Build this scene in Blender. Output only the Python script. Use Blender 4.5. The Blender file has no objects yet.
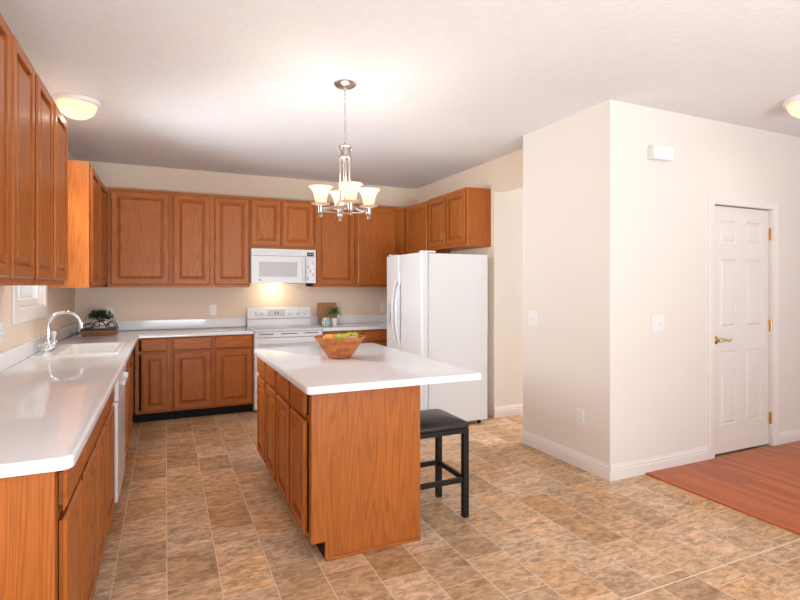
import bpy, bmesh, math, random
from mathutils import Vector, Matrix
random.seed(7)
scene = bpy.context.scene
COL = scene.collection

# ------------------------------------------------------------------ camera
cam_d = bpy.data.cameras.new('camera')
cam = bpy.data.objects.new('camera', cam_d)
COL.objects.link(cam)
cam.location = (0.8837, -6.481, 1.4136)
cam.rotation_euler = (math.pi / 2, 0, -0.4256)
cam_d.sensor_width = 36.0
cam_d.lens = 516.66 / 800 * 36
cam_d.shift_y = -14.8 / 800
cam_d.clip_start = 0.05
scene.camera = cam

# ------------------------------------------------------------------ world and light
world = bpy.data.worlds.new('daylight')
scene.world = world
world.use_nodes = True
wb = world.node_tree.nodes['Background']
wb.inputs['Color'].default_value = (0.86, 0.93, 1.0, 1)
wb.inputs['Strength'].default_value = 1.15

def area(name, loc, rot, sx, sy, power, color):
    l = bpy.data.lights.new(name, 'AREA')
    l.shape = 'RECTANGLE'; l.size = sx; l.size_y = sy
    l.energy = power; l.color = color
    o = bpy.data.objects.new(name, l)
    COL.objects.link(o)
    o.location = loc; o.rotation_euler = rot
    return o
R90 = math.pi / 2
# daylight through the glazed openings behind the camera and at the right-hand end of the room, plus added fills
DAY = (0.89, 0.945, 1.0)
area('daylight_rear', (3.0, -9.05, 1.45), (R90, 0, 0), 5.0, 2.2, 5, DAY)
up = area('ceiling_fill_rear', (2.1, -9.0, 0.75), (R90 + 0.72, 0, 0), 4.0, 0.9, 192, DAY)  # added fill light, tilted up to brighten the ceiling
up.data.spread = math.radians(120)
area('daylight_side', (8.3, -6.4, 1.45), (R90, 0, R90), 3.6, 2.2, 3, DAY)
sinkw = area('daylight_sink_window', (-0.03, -2.02, 1.72), (R90, 0, -R90), 0.78, 0.85, 28, DAY)
sinkw.data.spread = math.radians(105)
area('left_wall_fill', (0.03, -6.7, 1.45), (R90, 0, -R90), 1.6, 1.6, 24, DAY)  # added fill on the solid left wall, no window behind it
area('daylight_hall', (7.2, -2.29, 1.5), (R90, 0, R90), 0.75, 2.0, 105, DAY)

scene.view_settings.view_transform = 'Standard'
scene.view_settings.look = 'None'
scene.view_settings.exposure = -0.14
scene.view_settings.gamma = 1.0
scene.view_settings.use_curve_mapping = False

# ------------------------------------------------------------------ materials
def new_mat(name):
    m = bpy.data.materials.new(name)
    m.use_nodes = True
    nt = m.node_tree
    b = nt.nodes['Principled BSDF']
    return m, nt, b

def plain(name, col, rough=0.5, metal=0.0, spec=0.5, noise=0.0, nscale=40, bump=0.0, coat=0.0):
    m, nt, b = new_mat(name)
    b.inputs['Roughness'].default_value = rough
    b.inputs['Metallic'].default_value = metal
    b.inputs['Specular IOR Level'].default_value = spec
    b.inputs['Coat Weight'].default_value = coat
    b.inputs['Base Color'].default_value = (*col, 1)
    tc = nt.nodes.new('ShaderNodeTexCoord')
    n = nt.nodes.new('ShaderNodeTexNoise')
    n.inputs['Scale'].default_value = nscale
    n.inputs['Detail'].default_value = 4
    nt.links.new(tc.outputs['Object'], n.inputs['Vector'])
    mx = nt.nodes.new('ShaderNodeMix'); mx.data_type = 'RGBA'
    k = 1 - noise
    mx.inputs['A'].default_value = (col[0]*k, col[1]*k, col[2]*k, 1)
    k = 1 + noise
    mx.inputs['B'].default_value = (min(1, col[0]*k), min(1, col[1]*k), min(1, col[2]*k), 1)
    nt.links.new(n.outputs['Fac'], mx.inputs['Factor'])
    nt.links.new(mx.outputs['Result'], b.inputs['Base Color'])
    if bump:
        bp = nt.nodes.new('ShaderNodeBump')
        bp.inputs['Strength'].default_value = bump
        bp.inputs['Distance'].default_value = 0.01
        nt.links.new(n.outputs['Fac'], bp.inputs['Height'])
        nt.links.new(bp.outputs['Normal'], b.inputs['Normal'])
    return m

def emit(name, col, strength):
    m, nt, b = new_mat(name)
    b.inputs['Base Color'].default_value = (*col, 1)
    b.inputs['Emission Color'].default_value = (*col, 1)
    b.inputs['Emission Strength'].default_value = strength
    return m

def math_node(nt, op, a, b=None, c=None):
    n = nt.nodes.new('ShaderNodeMath'); n.operation = op
    for i, v in enumerate((a, b, c)):
        if v is None: continue
        if isinstance(v, (int, float)): n.inputs[i].default_value = v
        else: nt.links.new(v, n.inputs[i])
    return n.outputs[0]

def ramp(nt, fac, stops):
    r = nt.nodes.new('ShaderNodeValToRGB')
    el = r.color_ramp.elements
    while len(el) < len(stops): el.new(0.5)
    for e, (p, c) in zip(el, stops):
        e.position = p; e.color = (*c, 1)
    nt.links.new(fac, r.inputs['Fac'])
    return r.outputs['Color']

def oak(name, horizontal=False, light=(0.49, 0.148, 0.028), dark=(0.20, 0.047, 0.008), rough=0.34):
    m, nt, b = new_mat(name)
    tc = nt.nodes.new('ShaderNodeTexCoord')
    oi = nt.nodes.new('ShaderNodeObjectInfo')
    sp = nt.nodes.new('ShaderNodeSeparateXYZ')
    nt.links.new(tc.outputs['Object'], sp.inputs[0])
    across = math_node(nt, 'ADD', sp.outputs['X'], sp.outputs['Y'])
    along = sp.outputs['Z']
    if horizontal: across, along = along, across
    off = math_node(nt, 'MULTIPLY', oi.outputs['Random'], 37.0)
    def vec(a, l):
        c = nt.nodes.new('ShaderNodeCombineXYZ')
        nt.links.new(math_node(nt, 'MULTIPLY_ADD', across, a, off), c.inputs[0])
        nt.links.new(math_node(nt, 'MULTIPLY', along, l), c.inputs[1])
        return c.outputs[0]
    # slow field whose contour lines make the cathedral arches
    n1 = nt.nodes.new('ShaderNodeTexNoise'); n1.inputs['Scale'].default_value = 1.0
    n1.inputs['Detail'].default_value = 1.5; n1.inputs['Roughness'].default_value = 0.35
    nt.links.new(vec(9.5, 0.5), n1.inputs['Vector'])
    w = math_node(nt, 'SINE', math_node(nt, 'MULTIPLY', n1.outputs['Fac'], 120.0))
    w = math_node(nt, 'MULTIPLY_ADD', w, 0.5, 0.5)
    w = math_node(nt, 'POWER', w, 2.0)
    # fine pores, stretched along the grain
    n2 = nt.nodes.new('ShaderNodeTexNoise'); n2.inputs['Scale'].default_value = 1.0
    n2.inputs['Detail'].default_value = 3
    nt.links.new(vec(230.0, 6.0), n2.inputs['Vector'])
    n3 = nt.nodes.new('ShaderNodeTexNoise'); n3.inputs['Scale'].default_value = 1.0
    nt.links.new(vec(9.0, 0.6), n3.inputs['Vector'])
    f = math_node(nt, 'MULTIPLY', w, 0.27)
    f = math_node(nt, 'MULTIPLY_ADD', n2.outputs['Fac'], 0.75, f)
    f = math_node(nt, 'MULTIPLY_ADD', n3.outputs['Fac'], 0.35, f)
    f = math_node(nt, 'SUBTRACT', f, 0.38)
    col = ramp(nt, f, [(0.0, light), (0.42, tuple(0.55*l + 0.45*d for l, d in zip(light, dark))), (0.9, dark)])
    hs = nt.nodes.new('ShaderNodeHueSaturation')
    nt.links.new(col, hs.inputs['Color'])
    nt.links.new(math_node(nt, 'MULTIPLY_ADD', oi.outputs['Random'], 0.16, 0.92), hs.inputs['Value'])
    nt.links.new(hs.outputs['Color'], b.inputs['Base Color'])
    b.inputs['Roughness'].default_value = rough
    b.inputs['Specular IOR Level'].default_value = 0.28
    bp = nt.nodes.new('ShaderNodeBump'); bp.inputs['Strength'].default_value = 0.08
    bp.inputs['Distance'].default_value = 0.002
    nt.links.new(n2.outputs['Fac'], bp.inputs['Height'])
    nt.links.new(bp.outputs['Normal'], b.inputs['Normal'])
    return m

def vinyl():
    m, nt, b = new_mat('stone_look_vinyl')
    tc = nt.nodes.new('ShaderNodeTexCoord')
    sp = nt.nodes.new('ShaderNodeSeparateXYZ'); nt.links.new(tc.outputs['Object'], sp.inputs[0])
    cb = nt.nodes.new('ShaderNodeCombineXYZ')
    nt.links.new(math_node(nt, 'ADD', sp.outputs['Y'], 20.07), cb.inputs[0])
    nt.links.new(math_node(nt, 'ADD', sp.outputs['X'], 2.337 - 0.655), cb.inputs[1])
    br = nt.nodes.new('ShaderNodeTexBrick')
    br.offset = 0.5; br.offset_frequency = 2; br.squash = 1.0
    br.inputs['Scale'].default_value = 1.0
    br.inputs['Brick Width'].default_value = 0.345
    br.inputs['Row Height'].default_value = 0.2337
    br.inputs['Mortar Size'].default_value = 0.0024
    br.inputs['Mortar Smooth'].default_value = 0.2
    br.inputs['Bias'].default_value = 0.0
    br.inputs['Color1'].default_value = (0, 0, 0, 1)
    br.inputs['Color2'].default_value = (1, 1, 1, 1)
    br.inputs['Mortar'].default_value = (0.5, 0.5, 0.5, 1)
    nt.links.new(cb.outputs[0], br.inputs['Vector'])
    tile = nt.nodes.new('ShaderNodeSeparateColor'); nt.links.new(br.outputs['Color'], tile.inputs[0])
    # slate veining, offset from tile to tile
    ofs = nt.nodes.new('ShaderNodeCombineXYZ')
    nt.links.new(math_node(nt, 'MULTIPLY_ADD', tile.outputs[0], 23.0, math_node(nt, 'MULTIPLY', sp.outputs['X'], 3.2)), ofs.inputs[0])
    nt.links.new(math_node(nt, 'MULTIPLY_ADD', tile.outputs[0], 11.0, math_node(nt, 'MULTIPLY', sp.outputs['Y'], 7.5)), ofs.inputs[1])
    n1 = nt.nodes.new('ShaderNodeTexNoise'); n1.inputs['Scale'].default_value = 1.5
    n1.inputs['Detail'].default_value = 7; n1.inputs['Roughness'].default_value = 0.62
    n1.inputs['Distortion'].default_value = 0.45
    nt.links.new(ofs.outputs[0], n1.inputs['Vector'])
    n2 = nt.nodes.new('ShaderNodeTexNoise'); n2.inputs['Scale'].default_value = 5.0
    n2.inputs['Detail'].default_value = 8; n2.inputs['Roughness'].default_value = 0.7
    n2.inputs['Distortion'].default_value = 0.8
    nt.links.new(ofs.outputs[0], n2.inputs['Vector'])
    col = ramp(nt, n1.outputs['Fac'], [(0.30, (0.20, 0.118, 0.066)), (0.41, (0.34, 0.185, 0.105)),
                                       (0.50, (0.46, 0.285, 0.165)), (0.57, (0.53, 0.29, 0.145)), (0.66, (0.62, 0.46, 0.32))])
    col2 = ramp(nt, n2.outputs['Fac'], [(0.37, (0.15, 0.095, 0.058)), (0.46, (0.37, 0.24, 0.145)), (0.6, (0.66, 0.50, 0.36))])
    mx = nt.nodes.new('ShaderNodeMix'); mx.data_type = 'RGBA'; mx.inputs['Factor'].default_value = 0.5
    nt.links.new(col, mx.inputs['A']); nt.links.new(col2, mx.inputs['B'])
    pick = math_node(nt, 'FRACT', math_node(nt, 'MULTIPLY', tile.outputs[0], 7.31))
    hue = ramp(nt, pick, [(0.0, (0.90, 0.90, 0.92)), (0.35, (1.0, 0.99, 0.97)), (0.65, (1.05, 1.0, 0.94)), (1.0, (1.12, 1.0, 0.85))])
    mh = nt.nodes.new('ShaderNodeMix'); mh.data_type = 'RGBA'; mh.blend_type = 'MULTIPLY'; mh.inputs['Factor'].default_value = 1.0
    nt.links.new(mx.outputs['Result'], mh.inputs['A']); nt.links.new(hue, mh.inputs['B'])
    hs = nt.nodes.new('ShaderNodeHueSaturation'); nt.links.new(mh.outputs['Result'], hs.inputs['Color'])
    nt.links.new(math_node(nt, 'MULTIPLY_ADD', tile.outputs[0], 0.36, 0.88), hs.inputs['Value'])
    nt.links.new(math_node(nt, 'MULTIPLY_ADD', tile.outputs[0], -0.25, 1.1), hs.inputs['Saturation'])
    mo = nt.nodes.new('ShaderNodeMix'); mo.data_type = 'RGBA'
    seam = math_node(nt, 'LESS_THAN', math_node(nt, 'ABSOLUTE', math_node(nt, 'ADD', sp.outputs['Y'], 4.78)), 0.004)
    nt.links.new(math_node(nt, 'MAXIMUM', seam, math_node(nt, 'MULTIPLY', br.outputs['Fac'], 0.9)), mo.inputs['Factor'])
    tint = nt.nodes.new('ShaderNodeMix'); tint.data_type = 'RGBA'; tint.blend_type = 'MULTIPLY'
    tint.inputs['Factor'].default_value = 1.0; tint.inputs['B'].default_value = (1.20, 1.17, 1.05, 1)
    nt.links.new(hs.outputs['Color'], tint.inputs['A'])
    nt.links.new(tint.outputs['Result'], mo.inputs['A'])
    mo.inputs['B'].default_value = (0.80, 0.66, 0.52, 1)
    nt.links.new(mo.outputs['Result'], b.inputs['Base Color'])
    b.inputs['Roughness'].default_value = 0.42
    b.inputs['Specular IOR Level'].default_value = 0.4
    bp = nt.nodes.new('ShaderNodeBump'); bp.inputs['Strength'].default_value = 0.15; bp.inputs['Distance'].default_value = 0.004
    nt.links.new(n1.outputs['Fac'], bp.inputs['Height'])
    nt.links.new(bp.outputs['Normal'], b.inputs['Normal'])
    return m

def hardwood():
    m, nt, b = new_mat('red_oak_strip_floor')
    tc = nt.nodes.new('ShaderNodeTexCoord')
    sp = nt.nodes.new('ShaderNodeSeparateXYZ'); nt.links.new(tc.outputs['Object'], sp.inputs[0])
    cb = nt.nodes.new('ShaderNodeCombineXYZ')
    nt.links.new(math_node(nt, 'ADD', sp.outputs['Y'], 20.0), cb.inputs[0])
    nt.links.new(math_node(nt, 'ADD', sp.outputs['X'], 5.0), cb.inputs[1])
    br = nt.nodes.new('ShaderNodeTexBrick')
    br.offset = 0.37; br.offset_frequency = 3
    br.inputs['Scale'].default_value = 1.0
    br.inputs['Brick Width'].default_value = 0.85
    br.inputs['Row Height'].default_value = 0.058
    br.inputs['Mortar Size'].default_value = 0.0009
    br.inputs['Color1'].default_value = (0, 0, 0, 1)
    br.inputs['Color2'].default_value = (1, 1, 1, 1)
    nt.links.new(cb.outputs[0], br.inputs['Vector'])
    tile = nt.nodes.new('ShaderNodeSeparateColor'); nt.links.new(br.outputs['Color'], tile.inputs[0])
    o = nt.nodes.new('ShaderNodeCombineXYZ')
    nt.links.new(math_node(nt, 'MULTIPLY', sp.outputs['X'], 60.0), o.inputs[0])
    nt.links.new(math_node(nt, 'MULTIPLY', sp.outputs['Y'], 3.0), o.inputs[1])
    nt.links.new(math_node(nt, 'MULTIPLY', tile.outputs[0], 19.0), o.inputs[2])
    n = nt.nodes.new('ShaderNodeTexNoise'); n.inputs['Scale'].default_value = 1.0; n.inputs['Detail'].default_value = 4
    nt.links.new(o.outputs[0], n.inputs['Vector'])
    f = math_node(nt, 'MULTIPLY_ADD', n.outputs['Fac'], 0.5, math_node(nt, 'MULTIPLY', tile.outputs[0], 0.5))
    col = ramp(nt, f, [(0.15, (0.58, 0.140, 0.024)), (0.5, (0.49, 0.108, 0.017)), (0.85, (0.34, 0.070, 0.011))])
    mo = nt.nodes.new('ShaderNodeMix'); mo.data_type = 'RGBA'
    nt.links.new(math_node(nt, 'MULTIPLY', br.outputs['Fac'], 0.6), mo.inputs['Factor'])
    nt.links.new(col, mo.inputs['A']); mo.inputs['B'].default_value = (0.16, 0.05, 0.02, 1)
    nt.links.new(mo.outputs['Result'], b.inputs['Base Color'])
    b.inputs['Roughness'].default_value = 0.32; b.inputs['Specular IOR Level'].default_value = 0.35
    return m

def shade_glass(name, col, emission):
    m = bpy.data.materials.new(name); m.use_nodes = True
    nt = m.node_tree; nt.nodes.clear()
    out = nt.nodes.new('ShaderNodeOutputMaterial')
    tr = nt.nodes.new('ShaderNodeBsdfTranslucent'); tr.inputs['Color'].default_value = (*col, 1)
    df = nt.nodes.new('ShaderNodeBsdfPrincipled'); df.inputs['Base Color'].default_value = (*col, 1)
    df.inputs['Roughness'].default_value = 0.3
    df.inputs['Emission Color'].default_value = (1.0, 0.78, 0.52, 1)
    n = nt.nodes.new('ShaderNodeTexNoise'); n.inputs['Scale'].default_value = 18
    tc = nt.nodes.new('ShaderNodeTexCoord'); nt.links.new(tc.outputs['Object'], n.inputs['Vector'])
    nt.links.new(math_node(nt, 'MULTIPLY', n.outputs['Fac'], emission * 2), df.inputs['Emission Strength'])
    mx = nt.nodes.new('ShaderNodeMixShader'); mx.inputs[0].default_value = 0.5
    nt.links.new(tr.outputs[0], mx.inputs[1]); nt.links.new(df.outputs[0], mx.inputs[2])
    nt.links.new(mx.outputs[0], out.inputs['Surface'])
    return m

def clear_glass(name):
    m = bpy.data.materials.new(name); m.use_nodes = True
    nt = m.node_tree; nt.nodes.clear()
    out = nt.nodes.new('ShaderNodeOutputMaterial')
    t = nt.nodes.new('ShaderNodeBsdfTransparent')
    g = nt.nodes.new('ShaderNodeBsdfGlossy'); g.inputs['Roughness'].default_value = 0.02
    mx = nt.nodes.new('ShaderNodeMixShader')
    mx.inputs[0].default_value = 0.06
    nt.links.new(t.outputs[0], mx.inputs[1]); nt.links.new(g.outputs[0], mx.inputs[2])
    nt.links.new(mx.outputs[0], out.inputs['Surface'])
    return m

OAK = oak('oak_upright_grain')
OAKH = oak('oak_level_grain', horizontal=True)
OAKS = [OAK, OAKH]
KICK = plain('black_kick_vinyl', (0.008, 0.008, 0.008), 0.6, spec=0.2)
COUNTER = plain('white_solid_surface', (0.84, 0.85, 0.87), 0.06, noise=0.04, nscale=220, spec=0.4)
WALL = plain('cream_wall_paint', (0.79, 0.73, 0.67), 0.75, noise=0.015, nscale=90, bump=0.05, spec=0.25)
KWALL = plain('cream_paint_lamp_tinted', (0.80, 0.655, 0.52), 0.75, noise=0.015, nscale=90, bump=0.05, spec=0.25)  # cream wall paint with the warm lamp light mixed into its colour
CEIL = plain('textured_ceiling_paint', (0.80, 0.80, 0.81), 0.9, noise=0.05, nscale=34, bump=0.35, spec=0.2)
TRIM = plain('white_trim_paint', (0.82, 0.765, 0.72), 0.35, noise=0.01)
DOORP = plain('white_door_paint', (0.79, 0.735, 0.685), 0.38, noise=0.01)
VINYL = vinyl()
HARD = hardwood()
APPL = plain('white_appliance_enamel', (0.75, 0.755, 0.76), 0.22, noise=0.01)
APPG = plain('light_grey_plastic', (0.52, 0.52, 0.53), 0.4, noise=0.02)
APPW = plain('pale_oven_window', (0.50, 0.48, 0.47), 0.25, noise=0.05, nscale=300)
GREY = plain('dark_grey_gasket', (0.16, 0.16, 0.17), 0.5)
BLACKG = plain('black_display_glass', (0.01, 0.011, 0.012), 0.1)
COOK = plain('pale_ceramic_cooktop', (0.62, 0.63, 0.65), 0.15, noise=0.06, nscale=200)
SINK = plain('white_sink_enamel', (0.88, 0.87, 0.86), 0.1, noise=0.01)
CHROME = plain('polished_chrome', (0.82, 0.83, 0.85), 0.08, metal=1.0)
NICKEL = plain('brushed_nickel', (0.50, 0.46, 0.43), 0.3, metal=1.0)
BRASS = plain('polished_brass', (0.75, 0.5, 0.2), 0.22, metal=1.0)
BLACKM = plain('black_painted_metal', (0.010, 0.009, 0.009), 0.45, noise=0.1, spec=0.3)
LEATHER = plain('black_leatherette', (0.022, 0.019, 0.019), 0.38, noise=0.15, nscale=300, bump=0.05)
IRON = plain('wrought_iron', (0.02, 0.018, 0.017), 0.5)
PLAST = plain('white_plastic', (0.82, 0.81, 0.80), 0.35, noise=0.01)
SHADE = shade_glass('alabaster_glass_lit', (0.74, 0.62, 0.53), 0.10)
DOMEG = shade_glass('ceiling_dome_glass_lit', (0.84, 0.80, 0.70), 0.045)
BULB = emit('warm_bulb', (1.0, 0.80, 0.52), 9.0)
LENS = emit('warm_hood_lamp', (1.0, 0.86, 0.66), 1.5)
LEDG = emit('green_clock_digits', (0.25, 0.9, 0.5), 1.2)
WGLASS = clear_glass('window_glass')
LEAF = plain('dark_foliage', (0.03, 0.055, 0.022), 0.5, noise=0.5, nscale=60)
LEAFB = plain('bright_foliage', (0.055, 0.17, 0.025), 0.5, noise=0.5, nscale=60)
SOIL = plain('dark_soil', (0.03, 0.02, 0.014), 0.9, noise=0.4)
POT = plain('white_glazed_ceramic', (0.82, 0.81, 0.79), 0.2, noise=0.02)
CRATE = oak('crate_wood', horizontal=True, light=(0.36, 0.17, 0.08), dark=(0.16, 0.06, 0.025), rough=0.5)
BOARD = oak('cutting_board_wood', light=(0.42, 0.22, 0.11), dark=(0.25, 0.11, 0.05), rough=0.5)

def acacia():
    m, nt, b = new_mat('acacia_blocks')
    tc = nt.nodes.new('ShaderNodeTexCoord')
    sp = nt.nodes.new('ShaderNodeSeparateXYZ'); nt.links.new(tc.outputs['Object'], sp.inputs[0])
    ang = math_node(nt, 'ARCTAN2', sp.outputs['Y'], sp.outputs['X'])
    c = nt.nodes.new('ShaderNodeCombineXYZ')
    nt.links.new(math_node(nt, 'MULTIPLY_ADD', ang, 0.16, 3.0), c.inputs[0])
    nt.links.new(math_node(nt, 'ADD', sp.outputs['Z'], 1.0), c.inputs[1])
    br = nt.nodes.new('ShaderNodeTexBrick')
    br.inputs['Scale'].default_value = 1.0
    br.inputs['Brick Width'].default_value = 0.13
    br.inputs['Row Height'].default_value = 0.024
    br.inputs['Mortar Size'].default_value = 0.0003
    br.inputs['Color1'].default_value = (0.52, 0.17, 0.05, 1)
    br.inputs['Color2'].default_value = (0.34, 0.105, 0.03, 1)
    br.inputs['Mortar'].default_value = (0.15, 0.05, 0.02, 1)
    nt.links.new(c.outputs[0], br.inputs['Vector'])
    n = nt.nodes.new('ShaderNodeTexNoise'); n.inputs['Scale'].default_value = 30; n.inputs['Detail'].default_value = 4
    nt.links.new(c.outputs[0], n.inputs['Vector'])
    hs = nt.nodes.new('ShaderNodeHueSaturation')
    nt.links.new(math_node(nt, 'MULTIPLY_ADD', n.outputs['Fac'], 0.8, 0.65), hs.inputs['Value'])
    nt.links.new(br.outputs['Color'], hs.inputs['Color'])
    nt.links.new(hs.outputs['Color'], b.inputs['Base Color'])
    b.inputs['Roughness'].default_value = 0.45; b.inputs['Specular IOR Level'].default_value = 0.25
    return m
ACACIA = acacia()

def teal_pattern():
    m, nt, b = new_mat('teal_leaf_pattern_glaze')
    tc = nt.nodes.new('ShaderNodeTexCoord')
    w = nt.nodes.new('ShaderNodeTexWave'); w.inputs['Scale'].default_value = 16
    w.inputs['Distortion'].default_value = 9; w.inputs['Detail Scale'].default_value = 2.5
    nt.links.new(tc.outputs['Object'], w.inputs['Vector'])
    nt.links.new(ramp(nt, w.outputs['Fac'], [(0.35, (0.13, 0.36, 0.36)), (0.55, (0.72, 0.74, 0.72))]), b.inputs['Base Color'])
    b.inputs['Roughness'].default_value = 0.3
    return m
TEAL = teal_pattern()

def fruit(name, a, b_, sc=3.0):
    m, nt, b = new_mat(name)
    tc = nt.nodes.new('ShaderNodeTexCoord')
    n = nt.nodes.new('ShaderNodeTexNoise'); n.inputs['Scale'].default_value = sc * 6
    nt.links.new(tc.outputs['Object'], n.inputs['Vector'])
    nt.links.new(ramp(nt, n.outputs['Fac'], [(0.35, a), (0.65, b_)]), b.inputs['Base Color'])
    b.inputs['Roughness'].default_value = 0.3
    return m
GREENA = fruit('green_apple_skin', (0.36, 0.47, 0.03), (0.55, 0.60, 0.08))
PEACH = fruit('orange_fruit_skin', (0.80, 0.36, 0.05), (0.75, 0.45, 0.12))
PINKA = fruit('blush_fruit_skin', (0.70, 0.42, 0.25), (0.62, 0.22, 0.12))

# ------------------------------------------------------------------ mesh helpers
class MB:
    def __init__(self): self.bm = bmesh.new()
    def add(self, other, mi=0):
        for f in other.faces: f.material_index = mi
        me = bpy.data.meshes.new('tmp'); other.to_mesh(me); other.free()
        self.bm.from_mesh(me); bpy.data.meshes.remove(me)
        return self
    def box(self, x0, x1, y0, y1, z0, z1, bev=0.0, mi=0, seg=2):
        b = bmesh.new()
        bmesh.ops.create_cube(b, size=1)
        for v in b.verts:
            v.co = Vector(((x0+x1)/2 + v.co.x*(x1-x0), (y0+y1)/2 + v.co.y*(y1-y0), (z0+z1)/2 + v.co.z*(z1-z0)))
        if bev: bmesh.ops.bevel(b, geom=b.edges[:], offset=bev, segments=seg, affect='EDGES', profile=0.5)
        bmesh.ops.recalc_face_normals(b, faces=b.faces)
        return self.add(b, mi)
    def loops(self, rings, mi=0, cap0=True, cap1=True, closed=True):
        b = bmesh.new()
        vs = [[b.verts.new(p) for p in r] for r in rings]
        n = len(rings[0])
        for i in range(len(rings) - 1):
            for j in range(n if closed else n - 1):
                k = (j + 1) % n
                try: b.faces.new((vs[i][j], vs[i][k], vs[i+1][k], vs[i+1][j]))
                except ValueError: pass
        if cap0: b.faces.new(list(reversed(vs[0])))
        if cap1: b.faces.new(vs[-1])
        bmesh.ops.recalc_face_normals(b, faces=b.faces)
        return self.add(b, mi)
    def lathe(self, cx, cy, prof, seg=28, mi=0, cap0=False, cap1=False):
        rings = [[(cx + r*math.cos(2*math.pi*k/seg), cy + r*math.sin(2*math.pi*k/seg), z) for k in range(seg)] for r, z in prof]
        return self.loops(rings, mi, cap0, cap1)
    def tube(self, pts, r, seg=10, mi=0, closed=False):
        pts = [Vector(p) for p in pts]; n = len(pts)
        rs = r if isinstance(r, (list, tuple)) else [r]*n
        rings = []; prev = None
        for i in range(n):
            if closed: t = pts[(i+1) % n] - pts[i-1]
            else: t = pts[min(i+1, n-1)] - pts[max(i-1, 0)]
            t.normalize()
            if prev is None:
                a = Vector((0, 0, 1)) if abs(t.z) < 0.9 else Vector((1, 0, 0))
                prev = t.cross(a).normalized()
            u = (prev - t*prev.dot(t)).normalized(); prev = u
            w = t.cross(u)
            rings.append([tuple(pts[i] + rs[i]*(math.cos(2*math.pi*k/seg)*u + math.sin(2*math.pi*k/seg)*w)) for k in range(seg)])
        if closed:
            rings.append(rings[0])
            return self.loops(rings, mi, False, False)
        return self.loops(rings, mi)
    def ball(self, c, r, sx=1, sy=1, sz=1, mi=0, u=18, v=12):
        b = bmesh.new()
        bmesh.ops.create_uvsphere(b, u_segments=u, v_segments=v, radius=r)
        for x in b.verts: x.co = Vector((c[0] + x.co.x*sx, c[1] + x.co.y*sy, c[2] + x.co.z*sz))
        return self.add(b, mi)
    def prism(self, pts, z0, z1, r=0.0, rb=0.002, mi=0):
        if r <= 0: return self.loops([[(x, y, z0) for x, y in pts], [(x, y, z1) for x, y in pts]], mi)
        rings = [[(x, y, z0) for x, y in inset(pts, rb)], [(x, y, z0+rb) for x, y in pts]]
        for k in range(5):
            a = k/4*math.pi/2
            rings.append([(x, y, z1 - r + r*math.sin(a)) for x, y in inset(pts, r*(1-math.cos(a)))])
        return self.loops(rings, mi)

def inset(pts, d):
    n = len(pts); out = []
    area2 = sum(pts[i][0]*pts[(i+1) % n][1] - pts[(i+1) % n][0]*pts[i][1] for i in range(n))
    s = 1 if area2 > 0 else -1
    for i in range(n):
        p0, p1, p2 = Vector(pts[i-1]), Vector(pts[i]), Vector(pts[(i+1) % n])
        e1 = (p1-p0).normalized(); e2 = (p2-p1).normalized()
        n1 = Vector((-e1.y, e1.x))*s; n2 = Vector((-e2.y, e2.x))*s
        m = (n1+n2).normalized(); k = d / max(0.3, m.dot(n1))
        q = p1 + m*k
        out.append((q.x, q.y))
    return out

def round_poly(pts, radii, seg=6):
    out = []; n = len(pts)
    for i in range(n):
        r = radii[i] if isinstance(radii, (list, tuple)) else radii
        p0, p1, p2 = Vector(pts[i-1]), Vector(pts[i]), Vector(pts[(i+1) % n])
        if r <= 0: out.append(tuple(p1)); continue
        a = (p0-p1).normalized(); b = (p2-p1).normalized()
        ang = a.angle(b); t = r/math.tan(ang/2)
        c = p1 + (a+b).normalized()*(r/math.sin(ang/2))
        s = p1 + a*t - c; e = p1 + b*t - c
        for k in range(seg+1):
            f = k/seg
            v = (s*(1-f) + e*f).normalized()*r
            out.append(tuple(c+v))
    return out

def wloc(o):
    p = Vector((0, 0, 0))
    while o is not None: p = p + o.location; o = o.parent
    return p

def obj(name, mb, mats, parent=None, loc=None, smooth=None):
    """link a mesh built in world coordinates as ONE object with its origin at loc (or at its parent)"""
    if not isinstance(mats, (list, tuple)): mats = [mats]
    me = bpy.data.meshes.new(name)
    base = wloc(parent) if parent is not None else Vector(loc if loc is not None else (0, 0, 0))
    bmesh.ops.translate(mb.bm, verts=mb.bm.verts, vec=-base)
    if smooth is not None:
        for f in mb.bm.faces: f.smooth = True
        for e in mb.bm.edges:
            if len(e.link_faces) == 2 and e.calc_face_angle(0) > smooth: e.smooth = False
    mb.bm.to_mesh(me); mb.bm.free()
    for m in mats: me.materials.append(m)
    o = bpy.data.objects.new(name, me)
    COL.objects.link(o)
    if parent is not None: o.parent = parent
    else: o.location = base
    return o
SM = math.radians(40)

def tag(o, label, cat, group=None):
    o['label'] = label; o['category'] = cat
    if group: o['group'] = group
    return o

def thing(name, label, cat, loc, group=None):
    o = bpy.data.objects.new(name, None)
    o.empty_display_size = 0.05
    COL.objects.link(o); o.location = loc
    return tag(o, label, cat, group)

def struct(name, mb, mats, parent=None, smooth=None):
    o = obj(name, mb, mats, parent, smooth=smooth)
    if parent is None: o['kind'] = 'structure'
    return o

# ------------------------------------------------------------------ the setting
W, C = 4.075, 2.755
XB, YB, YB2, YH = 3.806, -3.708, -2.711, -1.872
XE, YE = 8.4, -9.2
WOODX = 4.146

struct('floor', MB().box(-0.2, XE+0.2, YE-0.2, 0.2, -0.1, 0.0), VINYL)
struct('floor_hardwood', MB().box(WOODX, XE, YE, YB-0.001, 0.0005, 0.012, 0.003), HARD)
struct('ceiling', MB().box(-0.2, XE+0.2, YE-0.2, 0.2, C, C+0.1), CEIL)
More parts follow.
